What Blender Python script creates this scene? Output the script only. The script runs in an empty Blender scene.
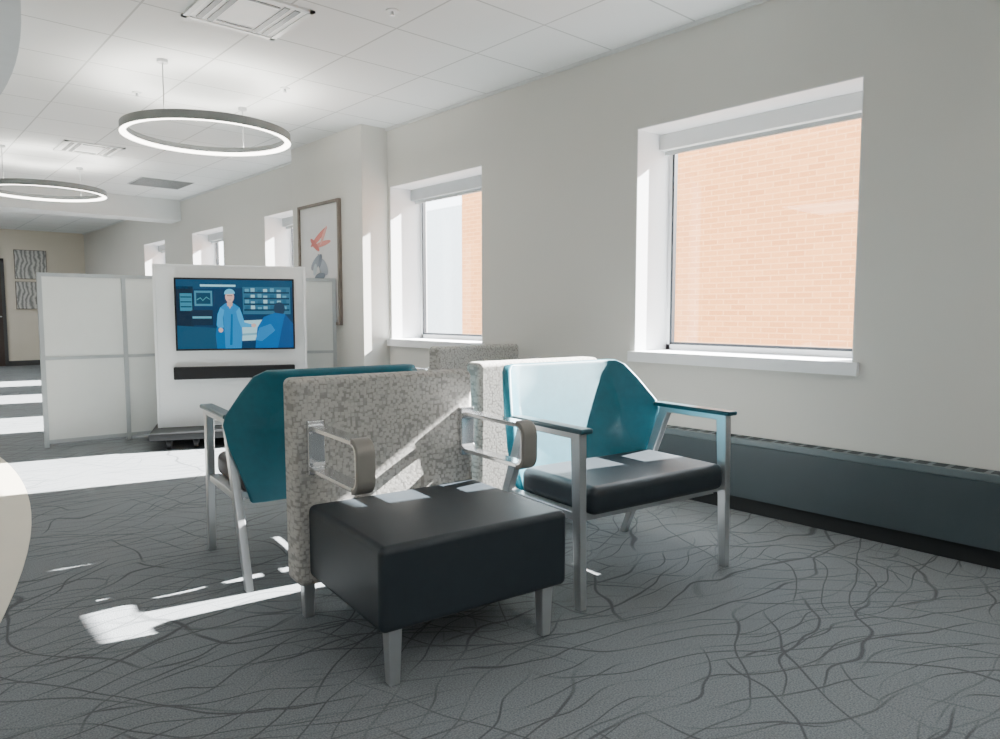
import bpy, bmesh, math
from mathutils import Vector, Matrix
D=bpy.data; C=bpy.context; S=C.scene
def lin(c):
    return tuple(((v/255)/12.92 if v/255<=0.04045 else (((v/255)+0.055)/1.055)**2.4) for v in c)
# ---------------- materials ----------------
def mat(name,rgb,rough=0.6,metal=0.0,emis=None,es=0.0,var=0.06,scale=8.0,bump=0.0,bscale=200.0,spec=0.5,coat=0.0):
    m=D.materials.new(name); m.use_nodes=True; nt=m.node_tree; b=nt.nodes['Principled BSDF']
    c=lin(rgb)
    tc=nt.nodes.new('ShaderNodeTexCoord')
    n=nt.nodes.new('ShaderNodeTexNoise'); n.inputs['Scale'].default_value=scale; n.inputs['Detail'].default_value=3
    nt.links.new(tc.outputs['Object'],n.inputs['Vector'])
    r=nt.nodes.new('ShaderNodeValToRGB')
    r.color_ramp.elements[0].position=0.3; r.color_ramp.elements[1].position=0.7
    r.color_ramp.elements[0].color=(c[0]*(1-var),c[1]*(1-var),c[2]*(1-var),1)
    r.color_ramp.elements[1].color=(min(1,c[0]*(1+var)),min(1,c[1]*(1+var)),min(1,c[2]*(1+var)),1)
    nt.links.new(n.outputs['Fac'],r.inputs['Fac']); nt.links.new(r.outputs['Color'],b.inputs['Base Color'])
    b.inputs['Roughness'].default_value=rough; b.inputs['Metallic'].default_value=metal
    b.inputs['Specular IOR Level'].default_value=spec
    b.inputs['Coat Weight'].default_value=coat
    if emis is not None:
        b.inputs['Emission Color'].default_value=(*lin(emis),1); b.inputs['Emission Strength'].default_value=es
    if bump>0:
        n2=nt.nodes.new('ShaderNodeTexNoise'); n2.inputs['Scale'].default_value=bscale
        nt.links.new(tc.outputs['Object'],n2.inputs['Vector'])
        bp=nt.nodes.new('ShaderNodeBump'); bp.inputs['Strength'].default_value=bump; bp.inputs['Distance'].default_value=0.002
        nt.links.new(n2.outputs['Fac'],bp.inputs['Height']); nt.links.new(bp.outputs['Normal'],b.inputs['Normal'])
    return m
M={}
M['wall']=mat('wall_paint',(211,210,204),0.85,var=0.015,scale=1.2,bump=0.1,bscale=150)
M['reveal']=mat('white_paint',(236,238,240),0.6,var=0.01)
M['tan']=mat('tan_paint',(222,214,198),0.85,var=0.015,scale=1.2)
M['white']=mat('white_laminate',(232,236,236),0.35,var=0.01)
M['frost']=mat('frosted_panel',(224,228,225),0.3,var=0.015)
M['alu']=mat('brushed_aluminium',(196,199,201),0.34,0.8,var=0.04)
M['alup']=mat('polished_aluminium',(225,227,230),0.16,0.95,var=0.02)
M['aluw']=mat('anodised_frame',(180,186,188),0.4,0.4,var=0.03)
M['black']=mat('black_plastic',(16,17,19),0.4)
M['rub']=mat('caster_rubber',(28,28,30),0.6)
M['vinyl']=mat('charcoal_vinyl',(35,43,49),0.46,var=0.08,scale=20,bump=0.25,bscale=420,spec=0.45)
M['brown']=mat('brown_vinyl',(58,50,50),0.45,var=0.08,scale=20,bump=0.2,bscale=420)
M['teal']=mat('teal_upholstery',(8,98,114),0.5,var=0.07,scale=30,bump=0.25,bscale=500)
M['tealdk']=mat('arm_cap_teal',(22,66,76),0.35)
M['taupe']=mat('taupe_arm_pad',(138,134,128),0.4,0.2,bump=0.1,bscale=300)
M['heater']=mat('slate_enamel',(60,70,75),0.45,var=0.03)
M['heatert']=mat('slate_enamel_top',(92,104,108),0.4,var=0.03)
M['heaterd']=mat('kick_black',(18,22,24),0.7)
M['grille']=mat('grille_slot_dark',(34,42,46),0.6)
M['darkframe']=mat('window_gasket',(38,44,50),0.5)
M['ringgrey']=mat('ring_grey_metal',(132,136,136),0.4,0.3)
M['lightemit']=mat('led_diffuser',(250,250,245),0.5,emis=(255,250,240),es=85)
M['lightin']=mat('led_inner_diffuser',(250,250,245),0.5,emis=(255,250,240),es=11)
M['troff']=mat('troffer_lens',(235,238,238),0.5,emis=(255,253,248),es=0.15)
M['fillemit']=mat('fill_lens',(250,250,245),0.5,emis=(246,250,255),es=9)  # glow of the added fill fixtures only
M['wood']=mat('dark_wood_door',(58,44,38),0.5,var=0.2,scale=4)
M['pframe']=mat('grey_wood_frame',(118,108,100),0.5,var=0.12,scale=12)
M['mat']=mat('picture_mat',(220,220,218),0.6,var=0.02)
M['base']=mat('dark_baseboard',(66,66,66),0.6)
M['pale']=mat('pale_masonry',(200,206,208),0.9,var=0.05)
M['ground']=mat('outside_concrete',(170,166,160),0.9)
M['cream']=mat('cream_vinyl_floor',(206,198,180),0.35,var=0.03,scale=3)
M['soff']=mat('soffit_white',(218,221,220),0.8,var=0.01)

def glass():
    m=D.materials.new('window_glass'); m.use_nodes=True; nt=m.node_tree
    for n in list(nt.nodes): nt.nodes.remove(n)
    o=nt.nodes.new('ShaderNodeOutputMaterial'); t=nt.nodes.new('ShaderNodeBsdfTransparent'); g=nt.nodes.new('ShaderNodeBsdfGlossy')
    g.inputs['Roughness'].default_value=0.02; x=nt.nodes.new('ShaderNodeMixShader'); x.inputs[0].default_value=0.04
    nt.links.new(t.outputs[0],x.inputs[1]); nt.links.new(g.outputs[0],x.inputs[2]); nt.links.new(x.outputs[0],o.inputs[0]); return m
M['glass']=glass()

def carpet():
    m=D.materials.new('patterned_carpet'); m.use_nodes=True; nt=m.node_tree; L=nt.links.new; N=nt.nodes.new
    b=nt.nodes['Principled BSDF']; b.inputs['Roughness'].default_value=0.95; b.inputs['Specular IOR Level'].default_value=0.15
    tc=N('ShaderNodeTexCoord')
    def math_(op,a,bv=None,clamp=False):
        n=N('ShaderNodeMath'); n.operation=op; n.use_clamp=clamp
        if hasattr(a,'links') or hasattr(a,'is_linked'): L(a,n.inputs[0])
        else: n.inputs[0].default_value=a
        if bv is not None:
            if hasattr(bv,'is_linked'): L(bv,n.inputs[1])
            else: n.inputs[1].default_value=bv
        return n.outputs[0]
    masks=[]
    # flowing hand-drawn strands: thin iso-lines of a rotated, noise-warped coordinate, broken by a noise mask
    cfg=[(0.10,8.5,0.34,0.9,0.046,1.5,.42,.56),(0.55,7.5,0.40,0.8,0.042,1.4,.43,.57),(-0.35,8.0,0.38,1.0,0.044,1.6,.43,.57),
         (1.20,5.5,0.42,0.8,0.034,1.4,.48,.58),(0.33,10.0,0.30,1.2,0.052,2.0,.46,.57),(-0.75,6.0,0.40,0.9,0.036,1.5,.49,.58)]
    for i,(rot,fr_,amp,ns,th,ms,lo,hi) in enumerate(cfg):
        mp=N('ShaderNodeMapping'); mp.inputs['Rotation'].default_value=(0,0,rot); mp.inputs['Location'].default_value=(3.1*i,5.3*i,0)
        L(tc.outputs['Object'],mp.inputs[0])
        sp=N('ShaderNodeSeparateXYZ'); L(mp.outputs[0],sp.inputs[0])
        nz=N('ShaderNodeTexNoise'); nz.noise_dimensions='2D'; nz.inputs['Scale'].default_value=ns; nz.inputs['Detail'].default_value=2.5; nz.inputs['Roughness'].default_value=0.4
        L(mp.outputs[0],nz.inputs['Vector'])
        w=math_('MULTIPLY',nz.outputs['Fac'],amp*2.2)
        s=math_('ADD',sp.outputs[1],w); s=math_('MULTIPLY',s,fr_)
        f=math_('FRACT',s); f=math_('SUBTRACT',f,0.5); f=math_('ABSOLUTE',f)
        mr=N('ShaderNodeMapRange'); mr.inputs['From Min'].default_value=th*0.35; mr.inputs['From Max'].default_value=th; mr.inputs['To Min'].default_value=1; mr.inputs['To Max'].default_value=0
        L(f,mr.inputs['Value'])
        st=N('ShaderNodeMapping'); st.inputs['Scale'].default_value=(0.7,1.6,1); L(mp.outputs[0],st.inputs[0])
        mn=N('ShaderNodeTexNoise'); mn.noise_dimensions='2D'; mn.inputs['Scale'].default_value=ms; mn.inputs['Detail'].default_value=2; L(st.outputs[0],mn.inputs['Vector'])
        mr2=N('ShaderNodeMapRange'); mr2.inputs['From Min'].default_value=lo; mr2.inputs['From Max'].default_value=hi; L(mn.outputs['Fac'],mr2.inputs['Value'])
        masks.append(math_('MULTIPLY',mr.outputs[0],mr2.outputs[0]))
    cur=masks[0]
    for k in masks[1:]: cur=math_('MAXIMUM',cur,k)
    fd=math_('MULTIPLY',cur,0.62)
    fn=N('ShaderNodeTexNoise'); fn.inputs['Scale'].default_value=200; fn.inputs['Detail'].default_value=2; L(tc.outputs['Object'],fn.inputs['Vector'])
    fr=N('ShaderNodeValToRGB'); fr.color_ramp.elements[0].position=0.3; fr.color_ramp.elements[1].position=0.7
    fr.color_ramp.elements[0].color=(*lin((100,105,108)),1); fr.color_ramp.elements[1].color=(*lin((136,140,142)),1)
    L(fn.outputs['Fac'],fr.inputs['Fac'])
    mix=N('ShaderNodeMix'); mix.data_type='RGBA'; L(fd,mix.inputs[0]); L(fr.outputs[0],mix.inputs[6]); mix.inputs[7].default_value=(*lin((52,55,58)),1)
    L(mix.outputs[2],b.inputs['Base Color'])
    bp=N('ShaderNodeBump'); bp.inputs['Strength'].default_value=0.5; bp.inputs['Distance'].default_value=0.004; L(fn.outputs['Fac'],bp.inputs['Height']); L(bp.outputs[0],b.inputs['Normal'])
    return m
M['carpet']=carpet()

def brickmat(name,c1,c2,mort,bw,rh,ms,off=0.5,rough=0.9,plane='XY'):
    m=D.materials.new(name); m.use_nodes=True; nt=m.node_tree; L=nt.links.new; N=nt.nodes.new
    b=nt.nodes['Principled BSDF']; b.inputs['Roughness'].default_value=rough; b.inputs['Specular IOR Level'].default_value=0.2
    tc=N('ShaderNodeTexCoord'); br=N('ShaderNodeTexBrick'); br.offset=off; br.inputs['Scale'].default_value=1
    br.inputs['Brick Width'].default_value=bw; br.inputs['Row Height'].default_value=rh; br.inputs['Mortar Size'].default_value=ms
    br.inputs['Color1'].default_value=(*lin(c1),1); br.inputs['Color2'].default_value=(*lin(c2),1); br.inputs['Mortar'].default_value=(*lin(mort),1)
    if plane=='YZ':
        sp=N('ShaderNodeSeparateXYZ'); cb=N('ShaderNodeCombineXYZ'); L(tc.outputs['Object'],sp.inputs[0]); L(sp.outputs[1],cb.inputs[0]); L(sp.outputs[2],cb.inputs[1]); L(cb.outputs[0],br.inputs['Vector'])
    else: L(tc.outputs['Object'],br.inputs['Vector'])
    L(br.outputs['Color'],b.inputs['Base Color']); return m
M['ceil']=brickmat('ceiling_tile_grid',(234,237,237),(230,234,234),(190,194,194),0.61,0.61,0.006,0.0)
M['brick']=brickmat('orange_brick',(194,132,82),(180,118,72),(200,146,100),0.24,0.08,0.008,0.5,plane='YZ')

def woven():
    m=D.materials.new('woven_beige_fabric'); m.use_nodes=True; nt=m.node_tree; L=nt.links.new; N=nt.nodes.new
    b=nt.nodes['Principled BSDF']; b.inputs['Roughness'].default_value=0.8; b.inputs['Specular IOR Level'].default_value=0.25
    tc=N('ShaderNodeTexCoord')
    # interlocking short dashes: brick pattern on x/z with alternating sizes plus voronoi irregularity
    mp=N('ShaderNodeMapping'); mp.inputs['Location'].default_value=(0.013,0.5,0.007); L(tc.outputs['Object'],mp.inputs[0])
    v=N('ShaderNodeTexVoronoi'); v.distance='CHEBYCHEV'; v.feature='F1'; v.inputs['Scale'].default_value=82; v.inputs['Randomness'].default_value=0.8
    fl=N('ShaderNodeVectorMath'); fl.operation='MULTIPLY'; fl.inputs[1].default_value=(1,0.35,1); L(mp.outputs[0],fl.inputs[0])
    L(fl.outputs[0],v.inputs['Vector'])
    r=N('ShaderNodeValToRGB'); e=r.color_ramp.elements; e[0].position=0.36; e[0].color=(*lin((186,184,178)),1); e[1].position=0.6; e[1].color=(*lin((146,144,139)),1)
    L(v.outputs['Distance'],r.inputs['Fac']); L(r.outputs[0],b.inputs['Base Color'])
    bp=N('ShaderNodeBump'); bp.invert=True; bp.inputs['Strength'].default_value=0.3; bp.inputs['Distance'].default_value=0.002; L(v.outputs['Distance'],bp.inputs['Height']); L(bp.outputs[0],b.inputs['Normal'])
    return m
M['woven']=woven()
def leafart():
    m=D.materials.new('leaf_print'); m.use_nodes=True; nt=m.node_tree; L=nt.links.new; N=nt.nodes.new
    b=nt.nodes['Principled BSDF']; tc=N('ShaderNodeTexCoord'); w=N('ShaderNodeTexWave'); w.inputs['Scale'].default_value=4; w.inputs['Distortion'].default_value=9; w.inputs['Detail'].default_value=3
    L(tc.outputs['Object'],w.inputs['Vector']); r=N('ShaderNodeValToRGB'); r.color_ramp.elements[0].color=(*lin((132,132,130)),1); r.color_ramp.elements[1].color=(*lin((210,210,204)),1)
    L(w.outputs['Fac'],r.inputs[0]); L(r.outputs[0],b.inputs['Base Color']); return m
M['leaf']=leafart()
_fc={}
def flat(rgb,es=0.0):
    k=(rgb,es)
    if k not in _fc:
        _fc[k]=mat('print_%d_%d_%d%s'%(rgb[0],rgb[1],rgb[2],'_lit' if es else ''),rgb if not es else (8,8,10),0.5 if not es else 0.25,emis=rgb if es else None,es=es,var=0.03)
    return _fc[k]
# ---------------- geometry helpers ----------------
def link(o,parent=None):
    S.collection.objects.link(o)
    if parent is not None: o.parent=parent
    return o
def empty(name,loc=(0,0,0),rz=0.0):
    e=D.objects.new(name,None); e.empty_display_size=0.1; e.location=loc; e.rotation_euler=(0,0,rz); S.collection.objects.link(e); return e
def meshobj(name,verts,faces,m,parent=None,bevel=0,seg=3,smooth=False,fmats=None):
    me=D.meshes.new(name); me.from_pydata([tuple(v) for v in verts],[],faces)
    ms=m if isinstance(m,list) else [m]
    for k in ms: me.materials.append(k)
    if fmats:
        for p,i in zip(me.polygons,fmats): p.material_index=i
    bm=bmesh.new(); bm.from_mesh(me); bmesh.ops.recalc_face_normals(bm,faces=bm.faces); bm.to_mesh(me); bm.free()
    o=D.objects.new(name,me); link(o,parent)
    if bevel>0:
        b=o.modifiers.new('b','BEVEL'); b.width=bevel; b.segments=seg; b.limit_method='ANGLE'; b.angle_limit=math.radians(25)
        smooth=True
        for p in me.polygons: p.use_smooth=True
        w=o.modifiers.new('w','WEIGHTED_NORMAL'); w.keep_sharp=True
    elif smooth:
        for p in me.polygons: p.use_smooth=True
    return o
def boxvf(lo,hi):
    x0,y0,z0=lo; x1,y1,z1=hi
    v=[(x0,y0,z0),(x1,y0,z0),(x1,y1,z0),(x0,y1,z0),(x0,y0,z1),(x1,y0,z1),(x1,y1,z1),(x0,y1,z1)]
    f=[(0,3,2,1),(4,5,6,7),(0,1,5,4),(1,2,6,5),(2,3,7,6),(3,0,4,7)]
    return v,f
def box(name,lo,hi,m,parent=None,bevel=0,seg=3):
    v,f=boxvf(lo,hi); return meshobj(name,v,f,m,parent,bevel,seg)
def boxes(name,lst,m,parent=None,bevel=0):
    V=[];F=[]
    for lo,hi in lst:
        v,f=boxvf(lo,hi); n=len(V); V+=v; F+=[tuple(i+n for i in q) for q in f]
    return meshobj(name,V,F,m,parent,bevel)
def beam(name,p1,p2,s1,s2,m,parent,bevel=0.004):
    V=[]
    for p,s in((p1,s1),(p2,s2)):
        for dx,dy in((-1,-1),(1,-1),(1,1),(-1,1)): V.append((p[0]+dx*s[0]/2,p[1]+dy*s[1]/2,p[2]))
    F=[(0,1,2,3),(4,7,6,5),(0,4,5,1),(1,5,6,2),(2,6,7,3),(3,7,4,0)]
    return meshobj(name,V,F,m,parent,bevel,2)
def cyl(name,c,r,h,m,parent=None,axis='Z',n=24,r2=None):
    r2=r if r2 is None else r2; V=[];F=[]
    for k,(rr,t) in enumerate(((r,-h/2),(r2,h/2))):
        for i in range(n):
            a=2*math.pi*i/n; p=(rr*math.cos(a),rr*math.sin(a),t)
            if axis=='X': p=(p[2],p[0],p[1])
            if axis=='Y': p=(p[0],p[2],p[1])
            V.append((p[0]+c[0],p[1]+c[1],p[2]+c[2]))
    for i in range(n): F.append((i,(i+1)%n,n+(i+1)%n,n+i))
    F.append(tuple(range(n))); F.append(tuple(range(n,2*n)))
    return meshobj(name,V,F,m,parent,0.0)
def lathe(name,prof,mats,pm,parent=None,n=96,c=(0,0,0)):
    V=[];F=[];fm=[];k=len(prof)
    for i in range(n):
        a=2*math.pi*i/n
        for r,z in prof: V.append((c[0]+r*math.cos(a),c[1]+r*math.sin(a),c[2]+z))
    for i in range(n):
        j=(i+1)%n
        for q in range(k):
            w=(q+1)%k; F.append((i*k+q,j*k+q,j*k+w,i*k+w)); fm.append(pm[q])
    return meshobj(name,V,F,mats,parent,fmats=fm)

XW=3.67; XO=4.06; H=2.75; YB=17.5; XL=-4.6; YR=-3.2
# ---------------- room ----------------
box('floor',(XL-0.2,YR-0.2,-0.1),(XO,YB+0.2,0),M['carpet'])
box('ceiling',(XL-0.2,YR-0.2,H),(XO+0.3,YB+0.2,H+0.15),M['ceil'])
wins=[(1.50,2.85),(4.345,5.64),(7.08,8.36),(9.67,10.85),(12.1,13.2)]
zs,zt=0.85,2.23
L=[((XW,YR-0.2,-0.1),(XO,YB+0.2,zs-0.06)),((XW,YR-0.2,zt),(XO,YB+0.2,H+0.1))]
yy=YR-0.2
for a,b in wins+[(YB+0.2,None)]:
    L.append(((XW,yy,zs-0.06),(XO,a,zt))); yy=b
boxes('wall_right',L,M['wall'])
box('wall_left',(XL-0.2,YR-0.2,0),(XL,YB+0.2,H),M['wall'])
box('wall_rear',(XL,YR-0.2,0),(XW,YR,H),M['wall'])
box('wall_back',(XL,YB,0),(XW,YB+0.2,H),M['tan'])
box('column_pier',(3.40,5.675,0),(XW,7.05,H),M['wall'])
box('ceiling_beam',(XL,11.3,2.45),(XW,11.75,H),M['soff'])
boxes('baseboard_back',[((XL,YB-0.015,0),(1.24,YB,0.1)),((2.22,YB-0.015,0),(XW,YB,0.1))],M['base'])
box('baseboard_pier',(3.388,5.675,0),(3.40,7.05,0.1),M['base'])
box('baseboard_left',(XL,YR,0),(XL+0.015,YB,0.1),M['base'])
# ceiling-wall shadow trim
box('trim_1',(XW-0.02,YR,H-0.02),(XW,YB,H),M['soff'])
# curved floor inlay + soffit
def sector(name,z0,z1,R,m,cx=-10.4,cy=6.1):
    pts=[]
    for i in range(81):
        a=math.radians(-52+104*i/80); x=cx+R*math.cos(a); y=cy+R*math.sin(a)
        if x>XL and y>YR and y<YB: pts.append((x,y))
    pts=[(XL,pts[0][1])]+pts+[(XL,pts[-1][1])]
    n=len(pts); V=[(x,y,z0) for x,y in pts]+[(x,y,z1) for x,y in pts]
    F=[tuple(range(n))[::-1],tuple(range(n,2*n))]+[(i,(i+1)%n,n+(i+1)%n,n+i) for i in range(n)]
    return meshobj(name,V,F,m)
sector('curved_floor_inlay',0.0,0.004,11.15,M['cream'])
sector('curved_ceiling_soffit',2.62,2.75,11.20,M['soff'])
sector('trim_2',2.605,2.63,11.22,M['aluw'])
# windows
for i,(a,b) in enumerate(wins):
    w=empty('window_%d'%(i+1),(0,0,0))
    boxes('sill',[((XW-0.03,a-0.03,zs-0.065),(XW,min(b+0.03,5.67) if i==1 else b+0.03,zs)),((XW,a,zs-0.06),(XO-0.03,b,zs))],M['reveal'],w)
    t=0.006
    boxes('reveal_lining',[((XW+0.001,a,zs),(XO-0.03,a+t,zt)),((XW+0.001,b-t,zs),(XO-0.03,b,zt)),((XW+0.001,a,zt-t),(XO-0.03,b,zt))],M['reveal'],w)
    x0,x1=XO-0.06,XO-0.01
    fw=0.035
    boxes('frame',[((x0,a,zs),(x1,a+fw,zt)),((x0,b-fw,zs),(x1,b,zt)),((x0,a,zs),(x1,b,zs+fw)),((x0,a,zt-fw),(x1,b,zt))],M['reveal'],w)
    g=0.016
    boxes('gasket',[((x0-.004,a+fw,zs+fw),(x1-.02,a+fw+g,zt-fw)),((x0-.004,b-fw-g,zs+fw),(x1-.02,b-fw,zt-fw)),((x0-.004,a+fw,zs+fw),(x1-.02,b-fw,zs+fw+g))],M['darkframe'],w)
    box('pane',(x1-0.03,a+fw,zs+fw),(x1-0.024,b-fw,zt-fw),M['glass'],w)
    box('roller_blind_cassette',(XO-0.17,a+t,2.125),(XO-0.07,b-t,zt-t),M['aluw'] if i>0 else M['soff'],w,0.006)
    box('blind_bottom_bar',(XO-0.13,a+0.02,2.10),(XO-0.11,b-0.02,2.127),M['aluw'],w)
# heater
h=empty('baseboard_heater')
ya,yb=-2.9,5.66; xh=XW-0.11
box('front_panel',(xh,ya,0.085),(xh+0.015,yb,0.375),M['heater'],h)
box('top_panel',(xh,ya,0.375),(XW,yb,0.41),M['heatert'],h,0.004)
box('back_plate',(XW-0.03,ya,0.0),(XW,yb,0.385),M['heaterd'],h)
box('toe_kick',(xh+0.03,ya,0.0),(XW-0.03,yb,0.12),M['heaterd'],h)
sl=[]
y=ya+0.05
while y<yb-0.08:
    sl.append(((xh+0.022,y,0.409),(XW-0.02,y+0.05,0.4115))); y+=0.075
boxes('outlet_grille',sl,M['grille'],h)
boxes('panel_joints',[((xh-0.003,yj,0.085),(xh+0.001,yj+0.006,0.39)) for yj in (-1.6,0.78,2.6,4.3)],M['heaterd'],h)
# door + art on far wall
d=empty('door_1')
box('leaf',(1.30,YB-0.035,0.005),(2.16,YB-0.002,2.1),M['wood'],d)
boxes('casing',[((1.24,YB-0.04,0),(1.30,YB-0.002,2.16)),((2.16,YB-0.04,0),(2.22,YB-0.002,2.16)),((1.24,YB-0.04,2.1),(2.22,YB-0.002,2.16))],M['base'],d)
cyl('handle',(2.08,YB-0.06,1.0),0.012,0.12,M['alu'],d,'X')
for nm,z0,z1 in (('wall_art',1.77,2.34),('wall_art.001',1.16,1.70)):
    a=empty(nm,(2.68,YB-0.03,(z0+z1)/2)); hh=(z1-z0)/2
    box('canvas',(-0.27,0,-hh),(0.27,0.03,hh),M['leaf'],a,0.003)
    boxes('edge_frame',[((-0.28,-0.005,-hh-0.01),(-0.27,0.03,hh+0.01)),((0.27,-0.005,-hh-0.01),(0.28,0.03,hh+0.01)),((-0.28,-0.005,hh),(0.28,0.03,hh+0.01)),((-0.28,-0.005,-hh-0.01),(0.28,0.03,-hh))],M['pframe'],a)
# ---------------- framed picture on pier (face x=3.40, normal -x) ----------------
p=empty('framed_flower_picture',(3.398,6.46,1.56))
hw,hh,ft=0.385,0.56,0.028
box('backing',(-0.015,-hw,-hh),(0,hw,hh),M['mat'],p)
boxes('frame',[((-0.035,-hw-ft,-hh-ft),(0,-hw,hh+ft)),((-0.035,hw,-hh-ft),(0,hw+ft,hh+ft)),((-0.035,-hw,hh),(0,hw,hh+ft)),((-0.035,-hw,-hh-ft),(0,hw,-hh))],M['pframe'],p,0.003)
def pic_poly(name,pts,rgb,off):   # pts u (right as seen from room = -y), v up
    V=[(-0.015-off,-u,v) for u,v in pts]
    return meshobj(name,V,[tuple(range(len(V)))],flat(rgb),p)
def ell(cx,cy,rx,ry,rot=0,n=20,a0=0,a1=2*math.pi):
    o=[]
    for i in range(n):
        a=a0+(a1-a0)*i/n; x=rx*math.cos(a); y=ry*math.sin(a); o.append((cx+x*math.cos(rot)-y*math.sin(rot),cy+x*math.sin(rot)+y*math.cos(rot)))
    return o
pic_poly('print_field',[(-.32,-.48),(.32,-.48),(.32,.48),(-.32,.48)],(222,222,222),.001)
pic_poly('stem',[(-.02,-.45),(.02,-.45),(.05,-.1),(.0,.1),(-.03,.1),(.01,-.1)],(150,156,154),.002)
for i,(cx,cy,rx,ry,rt,c) in enumerate([(.0,.26,.19,.03,.45,(214,120,112)),(.06,.19,.18,.025,.1,(226,146,138)),(-.08,.19,.11,.03,-.6,(204,112,108)),(.1,.27,.11,.022,.9,(232,172,162)),(-.05,.02,.13,.05,.5,(138,148,160)),(.09,-.03,.11,.06,-.7,(160,168,178)),(.02,-.12,.11,.035,.1,(104,112,124)),(-.08,-.05,.06,.035,1.2,(186,198,204)),(.03,.03,.07,.03,1.2,(110,120,134))]):
    pic_poly('petal_%d'%(i+1),ell(cx,cy,rx,ry,rt),c,.003+.0006*i)
# ---------------- ring pendants ----------------
def ring(name,c):
    e=empty(name,c)
    lathe('ring_body',[(0.585,-0.03),(0.585,0.03),(0.572,0.03),(0.545,0.03),(0.545,-0.010),(0.545,-0.03)],[M['ringgrey'],M['lightemit'],M['lightin']],[0,0,1,0,2,2],e)
    for i,a in enumerate((math.radians(222),math.radians(42))):
        x,y=0.565*math.cos(a),0.565*math.sin(a)
        cyl('cable_%d'%(i+1),(x,y,(0.03+H-c[2])/2),0.0045,H-c[2]-0.03,M['alu'],e,n=8)
        cyl('canopy_%d'%(i+1),(x,y,H-c[2]-0.01),0.035,0.02,M['alu'],e,n=24)
    return e
ring('ring_pendant_light',(2.00,5.50,2.40)); ring('ring_pendant_light.001',(1.57,9.15,2.395)); ring('ring_pendant_light.002',(1.0,13.6,2.41)); ring('ring_pendant_light.003',(1.9,-0.6,2.41))
# ---------------- ceiling fixtures ----------------
def troffer(name,c,s=0.27,rz=0,lens='troff'):
    e=empty(name,(c[0],c[1],H),rz)
    boxes('housing',[((-s,-s,-0.012),(-s+.03,s,0)),((s-.03,-s,-0.012),(s,s,0)),((-s,-s,-0.012),(s,-s+.03,0)),((-s,s-.03,-0.012),(s,s,0))],M['white'],e)
    box('lens',(-s+.03,-s+.03,-0.006),(s-.03,s-.03,0),M[lens],e)
    boxes('basket_slots',[((k-.016,-s+.05,-0.011),(k+.016,s-.05,-0.006)) for k in (-.19,-.13,.13,.19)]+[((-.1,-.2,-0.011),(.1,-.185,-.006)),((-.1,.185,-0.011),(.1,.2,-.006))],M['ringgrey'],e)
troffer('ceiling_troffer',(1.70,4.02)); troffer('ceiling_troffer.001',(1.84,8.35)); troffer('added_fill_troffer',(2.0,14.0),lens='fillemit')  # the last one is an added light that brightens the far wall
e=empty('ceiling_air_vent',(3.0,9.95,H))
boxes('louvers',[((-.3,-.28+.08*k,-.012),(.3,-.25+.08*k,-.002)) for k in range(8)],M['ringgrey'],e); box('plate',(-.32,-.3,-.004),(.32,.33,0),M['aluw'],e)
def sprink(name,x,y):
    e=empty(name,(x,y,H)); cyl('escutcheon',(0,0,-.004),.035,.008,M['white'],e); cyl('head',(0,0,-.016),.009,.02,M['alu'],e,n=12); cyl('deflector',(0,0,-.027),.014,.003,M['alu'],e,n=12)
for i,(x,y) in enumerate([(2.28,3.46),(1.66,6.0),(2.45,5.16)]): sprink('ceiling_sprinkler'+('' if i==0 else '.%03d'%i),x,y)
for i,(x,y) in enumerate([(0.9,-1.6),(-1.6,0.0),(-2.4,4.5),(-2.4,9.0),(-1.5,14.5),(0.6,16.0)]):  # out-of-view glowing panels, added as fill light for the room
    zc=2.605 if x<-1.55 and y<13 else H
    e=empty('added_fill_panel'+('' if i==0 else '.%03d'%i),(x,y,zc))
    box('housing',(-.62,-.62,-.03),(.62,.62,0),M['white'],e); box('lens',(-.58,-.58,-.035),(.58,.58,-.03),M['fillemit'],e)
# ---------------- partitions ----------------
def partition(name,p0,p1,posts,h=1.41):
    dx,dy=p1[0]-p0[0],p1[1]-p0[1]; Ln=math.hypot(dx,dy); e=empty(name,(p0[0],p0[1],0),math.atan2(dy,dx))
    box('panel',(0.01,-0.008,0.05),(Ln-0.01,0.008,h-0.02),M['frost'],e)
    pb=[((x-.016,-.02,0.0),(x+.016,.02,h)) for x in posts+[0.016,Ln-0.016]]
    boxes('posts',pb,M['aluw'],e)
    boxes('rails',[((0.03,-.018,h-.03),(Ln-.03,.018,h)),((0.03,-.018,.71),(Ln-.03,.018,.735)),((0.03,-.018,.03),(Ln-.03,.018,.06))],M['aluw'],e)
partition('frosted_partition',(1.07,6.76),(2.25,6.70),[0.62])
partition('frosted_partition.001',(2.33,6.56),(3.375,6.14),[0.5])
# ---------------- tv stand ----------------
ang=math.atan2(-0.44,1.09)
tv=empty('mobile_tv_stand',(2.375,6.10,0),ang)   # local x right, -y to viewer
w=0.595
box('panel',(-w,0,0.13),(w,0.07,1.48),M['white'],tv,0.006)
boxes('side_trim',[((-w-.012,-.012,.13),(-w+.008,.08,1.49)),((w-.008,-.012,.13),(w+.012,.08,1.49)),((-w,-.012,1.475),(w,.08,1.49))],M['white'],tv)
box('base',(-w-.05,-.34,0.075),(w+.05,.30,0.135),M['black'],tv,0.012)
for i,(x,y) in enumerate([(-.5,-.28),(.5,-.28),(-.5,.24),(.5,.24),(-.3,-.28)]):
    cyl('caster_%d'%(i+1),(x,y,.038),.038,.035,M['rub'],tv,'X',20); box('fork_%d'%(i+1),(x-.024,y-.015,.045),(x+.024,y+.015,.078),M['black'],tv)
box('soundbar',(-.47,-.05,.535),(.50,0,.64),M['black'],tv,0.008)
sx0,sx1,sz0,sz1=-.43,.49,.79,1.365
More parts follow.
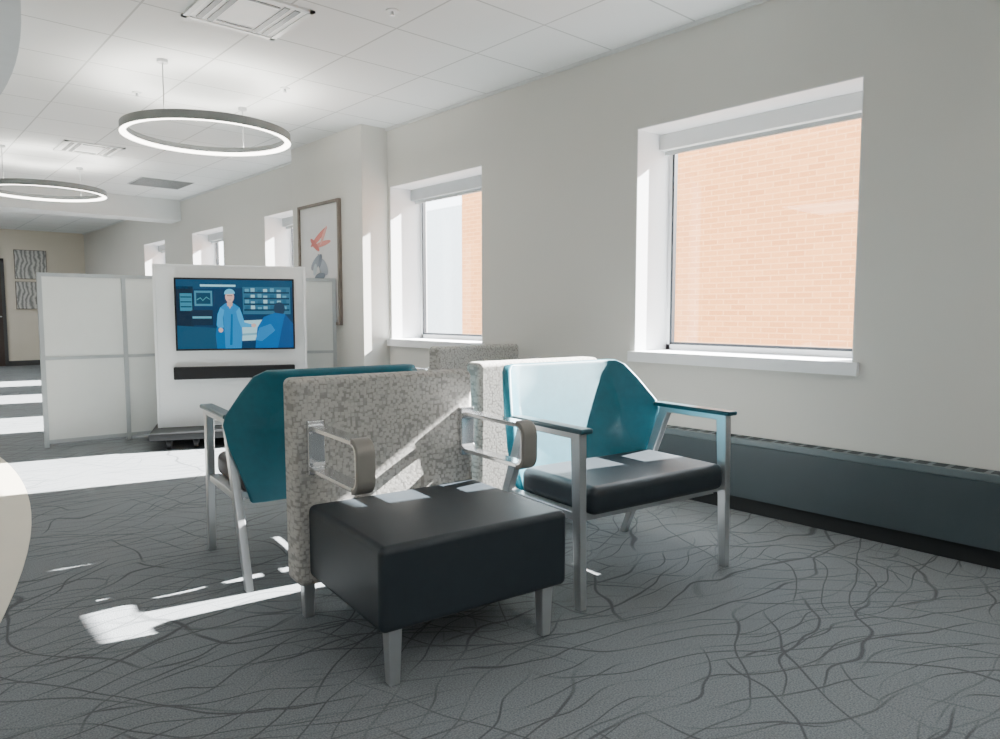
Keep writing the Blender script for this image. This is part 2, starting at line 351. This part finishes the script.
box('television',(sx0-.015,-.055,sz0-.015),(sx1+.015,-.005,sz1+.015),M['black'],tv,0.005)
ES=1.3
def sp(name,pts,rgb,k):
    V=[(sx0+u*(sx1-sx0),-.056-.0005*k,sz0+v*(sz1-sz0)) for u,v in pts]
    return meshobj('screen_'+name,V,[tuple(range(len(V)))],flat(rgb,ES),tv)
def rc(a,b,c,d): return [(a,b),(c,b),(c,d),(a,d)]
sp('background',rc(0,0,1,1),(6,50,84),1)
sp('ceiling',[(0,.86),(1,.9),(1,1),(0,1)],(16,66,98),2)
sp('left_cabinet',rc(.0,.2,.14,.9),(8,34,54),2)
sp('monitor_rack',rc(.03,.55,.13,.8),(50,124,150),3)
for i in range(3): sp('rack_gap_%d'%i,rc(.035,.6+.07*i,.125,.615+.07*i),(8,34,54),4)
sp('monitor',rc(.15,.62,.3,.84),(64,128,152),3); sp('monitor_dark',rc(.165,.65,.285,.81),(16,60,86),4)
sp('monitor_trace',[(.17,.70),(.2,.73),(.22,.69),(.25,.74),(.28,.71),(.28,.72),(.25,.755),(.22,.705),(.2,.745),(.17,.715)],(70,140,150),5)
sp('light_bar',rc(.2,.9,.5,.93),(150,210,225),3)
sp('cabinet_dark',rc(.12,.34,.3,.56),(10,38,60),3)
sp('instrument_row',rc(.13,.44,.29,.47),(90,160,180),4)
sp('shelf_unit',rc(.56,.5,.98,.9),(42,98,126),3)
for i in range(4): sp('shelf_line_%d'%i,rc(.57,.55+.085*i,.97,.575+.085*i),(14,50,76),4)
k=0
for r_ in range(4):
    for u in (.58,.63,.69,.74,.80,.86,.91):
        k+=1
        cc=[(120,172,190),(80,146,172),(150,196,206),(30,86,116)][(k*7+r_)%4]
        sp('supply_%d'%k,rc(u,.575+.085*r_,u+.035,.605+.085*r_+.012*(k%3)),cc,5)
sp('bed',[(.42,.1),(.72,.12),(.74,.42),(.45,.4)],(160,206,218),5)
sp('bed_fold',[(.5,.18),(.7,.2),(.7,.23),(.5,.21)],(110,166,186),5.5)
sp('counter',[(0,.0),(.35,.0),(.33,.3),(0,.34)],(20,70,100),4)
sp('nurse_body',[(.33,.0),(.54,.0),(.55,.2),(.545,.45),(.53,.6),(.48,.66),(.41,.66),(.365,.6),(.345,.45),(.32,.2)],(16,124,186),6)
sp('nurse_shade',[(.33,.0),(.40,.0),(.395,.3),(.39,.5),(.365,.55),(.345,.45),(.32,.2)],(8,96,154),6.3)
sp('nurse_fold',[(.44,.05),(.46,.05),(.47,.5),(.455,.5)],(8,92,150),6.5)
sp('nurse_arm_left',[(.365,.6),(.34,.5),(.33,.34),(.36,.28),(.39,.31),(.385,.45),(.40,.56)],(36,148,206),7)
sp('nurse_arm_right',[(.53,.6),(.555,.48),(.57,.38),(.64,.35),(.635,.31),(.54,.31),(.515,.42),(.50,.54)],(42,154,210),7)
sp('nurse_hand',ell(.65,.335,.022,.03,0,12),(205,170,160),8)
sp('nurse_hand_2',ell(.365,.27,.02,.035,0,12),(205,170,160),8)
sp('nurse_neck',rc(.425,.62,.47,.7),(190,150,140),8)
sp('nurse_face',ell(.448,.755,.038,.085,0,20),(204,168,160),9)
sp('nurse_cap',ell(.448,.80,.046,.07,0,20,0,math.pi)+[(.402,.79)],(90,180,216),10)
sp('nurse_eyes',rc(.425,.765,.472,.775),(80,66,72),11); sp('nurse_mouth',rc(.437,.705,.46,.712),(150,80,86),11)
sp('nurse_collar',[(.42,.66),(.475,.66),(.448,.58)],(205,170,160),8)
sp('colleague_body',[(.66,.0),(1.0,.0),(1.0,.36),(.93,.5),(.84,.52),(.74,.46),(.68,.3)],(10,92,158),12)
sp('colleague_shade',[(.86,.0),(1.0,.0),(1.0,.36),(.93,.5),(.9,.3)],(6,70,126),12.5)
sp('colleague_arm',[(.66,.12),(.7,.3),(.8,.36),(.84,.26),(.72,.1)],(26,120,182),13)
sp('colleague_head',ell(.88,.58,.05,.1,0,18),(24,52,76),11)

# ---------------- chairs ----------------
def roundrect(y0,y1,z0,z1,r,n=6):
    pts=[]
    for cx,cz,a0 in((y1-r,z1-r,0),(y0+r,z1-r,90),(y0+r,z0+r,180),(y1-r,z0+r,270)):
        for i in range(n+1):
            a=math.radians(a0+90*i/n); pts.append((cx+r*math.cos(a),cz+r*math.sin(a)))
    return pts
def loopband(name,x,w,y0,y1,z0,z1,r,t,m,parent):
    o=roundrect(y0,y1,z0,z1,r); i_=roundrect(y0+t,y1-t,z0+t,z1-t,max(r-t,.003)); n=len(o)
    V=[(x-w/2,a,b) for a,b in o]+[(x+w/2,a,b) for a,b in o]+[(x-w/2,a,b) for a,b in i_]+[(x+w/2,a,b) for a,b in i_]
    F=[]
    for k in range(n):
        j=(k+1)%n
        F+=[(k,j,n+j,n+k),(2*n+k,3*n+k,3*n+j,2*n+j),(k,2*n+k,2*n+j,j),(n+k,n+j,3*n+j,3*n+k)]
    return meshobj(name,V,F,m,parent,0.002,2)
def frontwrap(name,x,w,y0,ylen,z0,z1,r,t,m,parent):
    # C-shaped pad hugging the front of the arm loop (open towards the back)
    y1=y0+ylen; n=7; outer=[(y1,z1)]; inner=[(y1,z1-t)]
    for i in range(n+1):
        a=math.radians(90+90*i/n); outer.append((y0+r+r*math.cos(a),z1-r+r*math.sin(a))); inner.append((y0+r+(r-t)*math.cos(a),z1-r+(r-t)*math.sin(a)))
    for i in range(n+1):
        a=math.radians(180+90*i/n); outer.append((y0+r+r*math.cos(a),z0+r+r*math.sin(a))); inner.append((y0+r+(r-t)*math.cos(a),z0+r+(r-t)*math.sin(a)))
    outer.append((y1,z0)); inner.append((y1,z0+t)); n=len(outer)
    V=[(x-w/2,a,b) for a,b in outer]+[(x+w/2,a,b) for a,b in outer]+[(x-w/2,a,b) for a,b in inner]+[(x+w/2,a,b) for a,b in inner]
    F=[]
    for k in range(n-1):
        j=k+1
        F+=[(k,j,n+j,n+k),(2*n+k,3*n+k,3*n+j,2*n+j),(k,2*n+k,2*n+j,j),(n+k,n+j,3*n+j,3*n+k)]
    F+=[(0,n,3*n,2*n),(n-1,3*n-1,4*n-1,2*n-1)]
    return meshobj(name,V,F,m,parent,0.004,2)
def block_chair(name,loc,rz,seatmat):
    e=empty(name,(loc[0],loc[1],0),rz)
    hw=.345
    box('seat',(-hw+.005,-.35,.172),(hw+.01,.235,.43),seatmat,e,.024,5)
    y0,y1=.215,.345; t=.02; bl,br=-.380,.350
    V=[(bl,y0,.14),(br,y0,.14),(br,y1,.14),(bl,y1,.14),(bl,y0+t,.868),(br,y0+t,.868),(br,y1+t-.01,.868),(bl,y1+t-.01,.868)]
    F=[(0,3,2,1),(4,5,6,7),(0,1,5,4),(1,2,6,5),(2,3,7,6),(3,0,4,7)]
    meshobj('back',V,F,M['woven'],e,.024,5)
    for i,(x,y) in enumerate([(-.285,-.305),(.285,-.305),(-.32,.30),(.31,.30)]):
        beam('leg_%d'%(i+1),(x,y,0),(x,y,.175),(.034,.034),(.046,.046),M['alu'],e)
    for s,nm in((-1,'left'),(1,'right')):
        x=s*.310
        loopband('arm_loop_'+nm,x,.058,-.19,.228,.55,.71,.045,.015,M['alup'],e)
        frontwrap('arm_pad_'+nm,x,.06,-.20,.05,.543,.717,.05,.018,M['taupe'],e)
        box('arm_plate_'+nm,(x-.03,.208,.535),(x+.03,.232,.725),M['alup'],e,.004)
    return e
def arm_chair(name,loc,rz,seatmat,backmat):
    e=empty(name,(loc[0],loc[1],0),rz)
    W=.41
    box('seat',(-W+.035,-.33,.345),(W-.035,.125,.455),seatmat,e,.035,5)
    boxes('seat_frame',[((-W+.05,-.28,.32),(W-.05,-.25,.35)),((-W+.05,.08,.32),(W-.05,.11,.35)),((-W+.02,-.28,.325),(-W+.06,.11,.35)),((W-.06,-.28,.325),(W-.02,.11,.35))],M['alu'],e)
    rows=[(.31,.35),(.36,.365),(.45,.395),(.55,.425),(.64,.44),(.68,.435),(.78,.39),(.845,.355),(.868,.32)]
    cols=[-1,-.87,-.7,-.4,0,.4,.7,.87,1]
    V=[];F=[]
    for z,hwid in rows:
        k=0.25+0.75*min(1,max(0,(z-.40)/.2))
        for u in cols:
            x=u*hwid; y=.165+.15*(z-.36)/.5
            if abs(x)>.30: y-=(abs(x)-.30)*1.0*k
            V.append((x,y,z))
    nc=len(cols)
    for r in range(len(rows)-1):
        for c in range(nc-1): F.append((r*nc+c,r*nc+c+1,(r+1)*nc+c+1,(r+1)*nc+c))
    o=meshobj('back',V,F,backmat,e)
    m=o.modifiers.new('s','SOLIDIFY'); m.thickness=.04; m.offset=0
    b=o.modifiers.new('b','BEVEL'); b.width=.014; b.segments=4; b.limit_method='ANGLE'; b.angle_limit=math.radians(40)
    for p_ in o.data.polygons: p_.use_smooth=True
    wn=o.modifiers.new('w','WEIGHTED_NORMAL')
    for s,nm in((-1,'left'),(1,'right')):
        x=s*W
        beam('front_leg_'+nm,(x,-.305,0),(x,-.285,.65),(.03,.036),(.036,.052),M['alu'],e)
        beam('rear_leg_'+nm,(x,.305,0),(x,.04,.65),(.03,.036),(.036,.052),M['alu'],e)
        box('arm_rail_'+nm,(x-.018,-.31,.635),(x+.018,.07,.66),M['alu'],e,.003)
        box('arm_cap_'+nm,(x-.03,-.335,.658),(x+.03,.10,.678),M['tealdk'],e,.008)
        box('side_rail_'+nm,(x-.035 if s>0 else x-.01,-.27,.33),(x+.01 if s>0 else x+.035,.14,.36),M['alu'],e,.003)
    return e
R=math.radians
block_chair('block_lounge_chair',(1.445,2.02),R(-6.5),M['vinyl'])
arm_chair('teal_guest_armchair',(2.385,1.99),R(-7),M['vinyl'],M['teal'])
arm_chair('teal_guest_armchair.001',(1.54,2.98),R(173),M['brown'],M['teal'])
block_chair('block_lounge_chair.001',(2.475,2.80),R(173),M['vinyl'])
block_chair('block_lounge_chair.002',(3.19,4.16),R(180),M['vinyl'])

# ---------------- outside ----------------
box('brick_building',(9.5,-6,-5),(14,11.9,3.55),M['brick'])
box('pale_building',(15,10,-5),(20,34,4.6),M['pale'])
box('outside_ground',(4.5,-30,-5.2),(40,60,-5),M['ground'])
# ---------------- light ----------------
wd=D.worlds.new('sky_world'); S.world=wd; wd.use_nodes=True
bg=wd.node_tree.nodes['Background']; bg.inputs[0].default_value=(0.84,0.93,1.0,1); bg.inputs[1].default_value=9.0
sl_=D.lights.new('sun','SUN'); sl_.energy=115; sl_.angle=math.radians(0.5); sl_.color=(1,.985,.96)
so=D.objects.new('sun',sl_); S.collection.objects.link(so); so.location=(12,0,10)
so.rotation_euler=Vector((-1,.212,-.62)).to_track_quat('-Z','Y').to_euler()
# ---------------- camera ----------------
cd=D.cameras.new('camera'); cam=D.objects.new('camera',cd); S.collection.objects.link(cam)
cd.sensor_width=36; cd.lens=25.92; cd.clip_end=200
cam.location=(0,0,1.10); cam.rotation_euler=(R(90-4.6),0,R(-41.6))
S.camera=cam
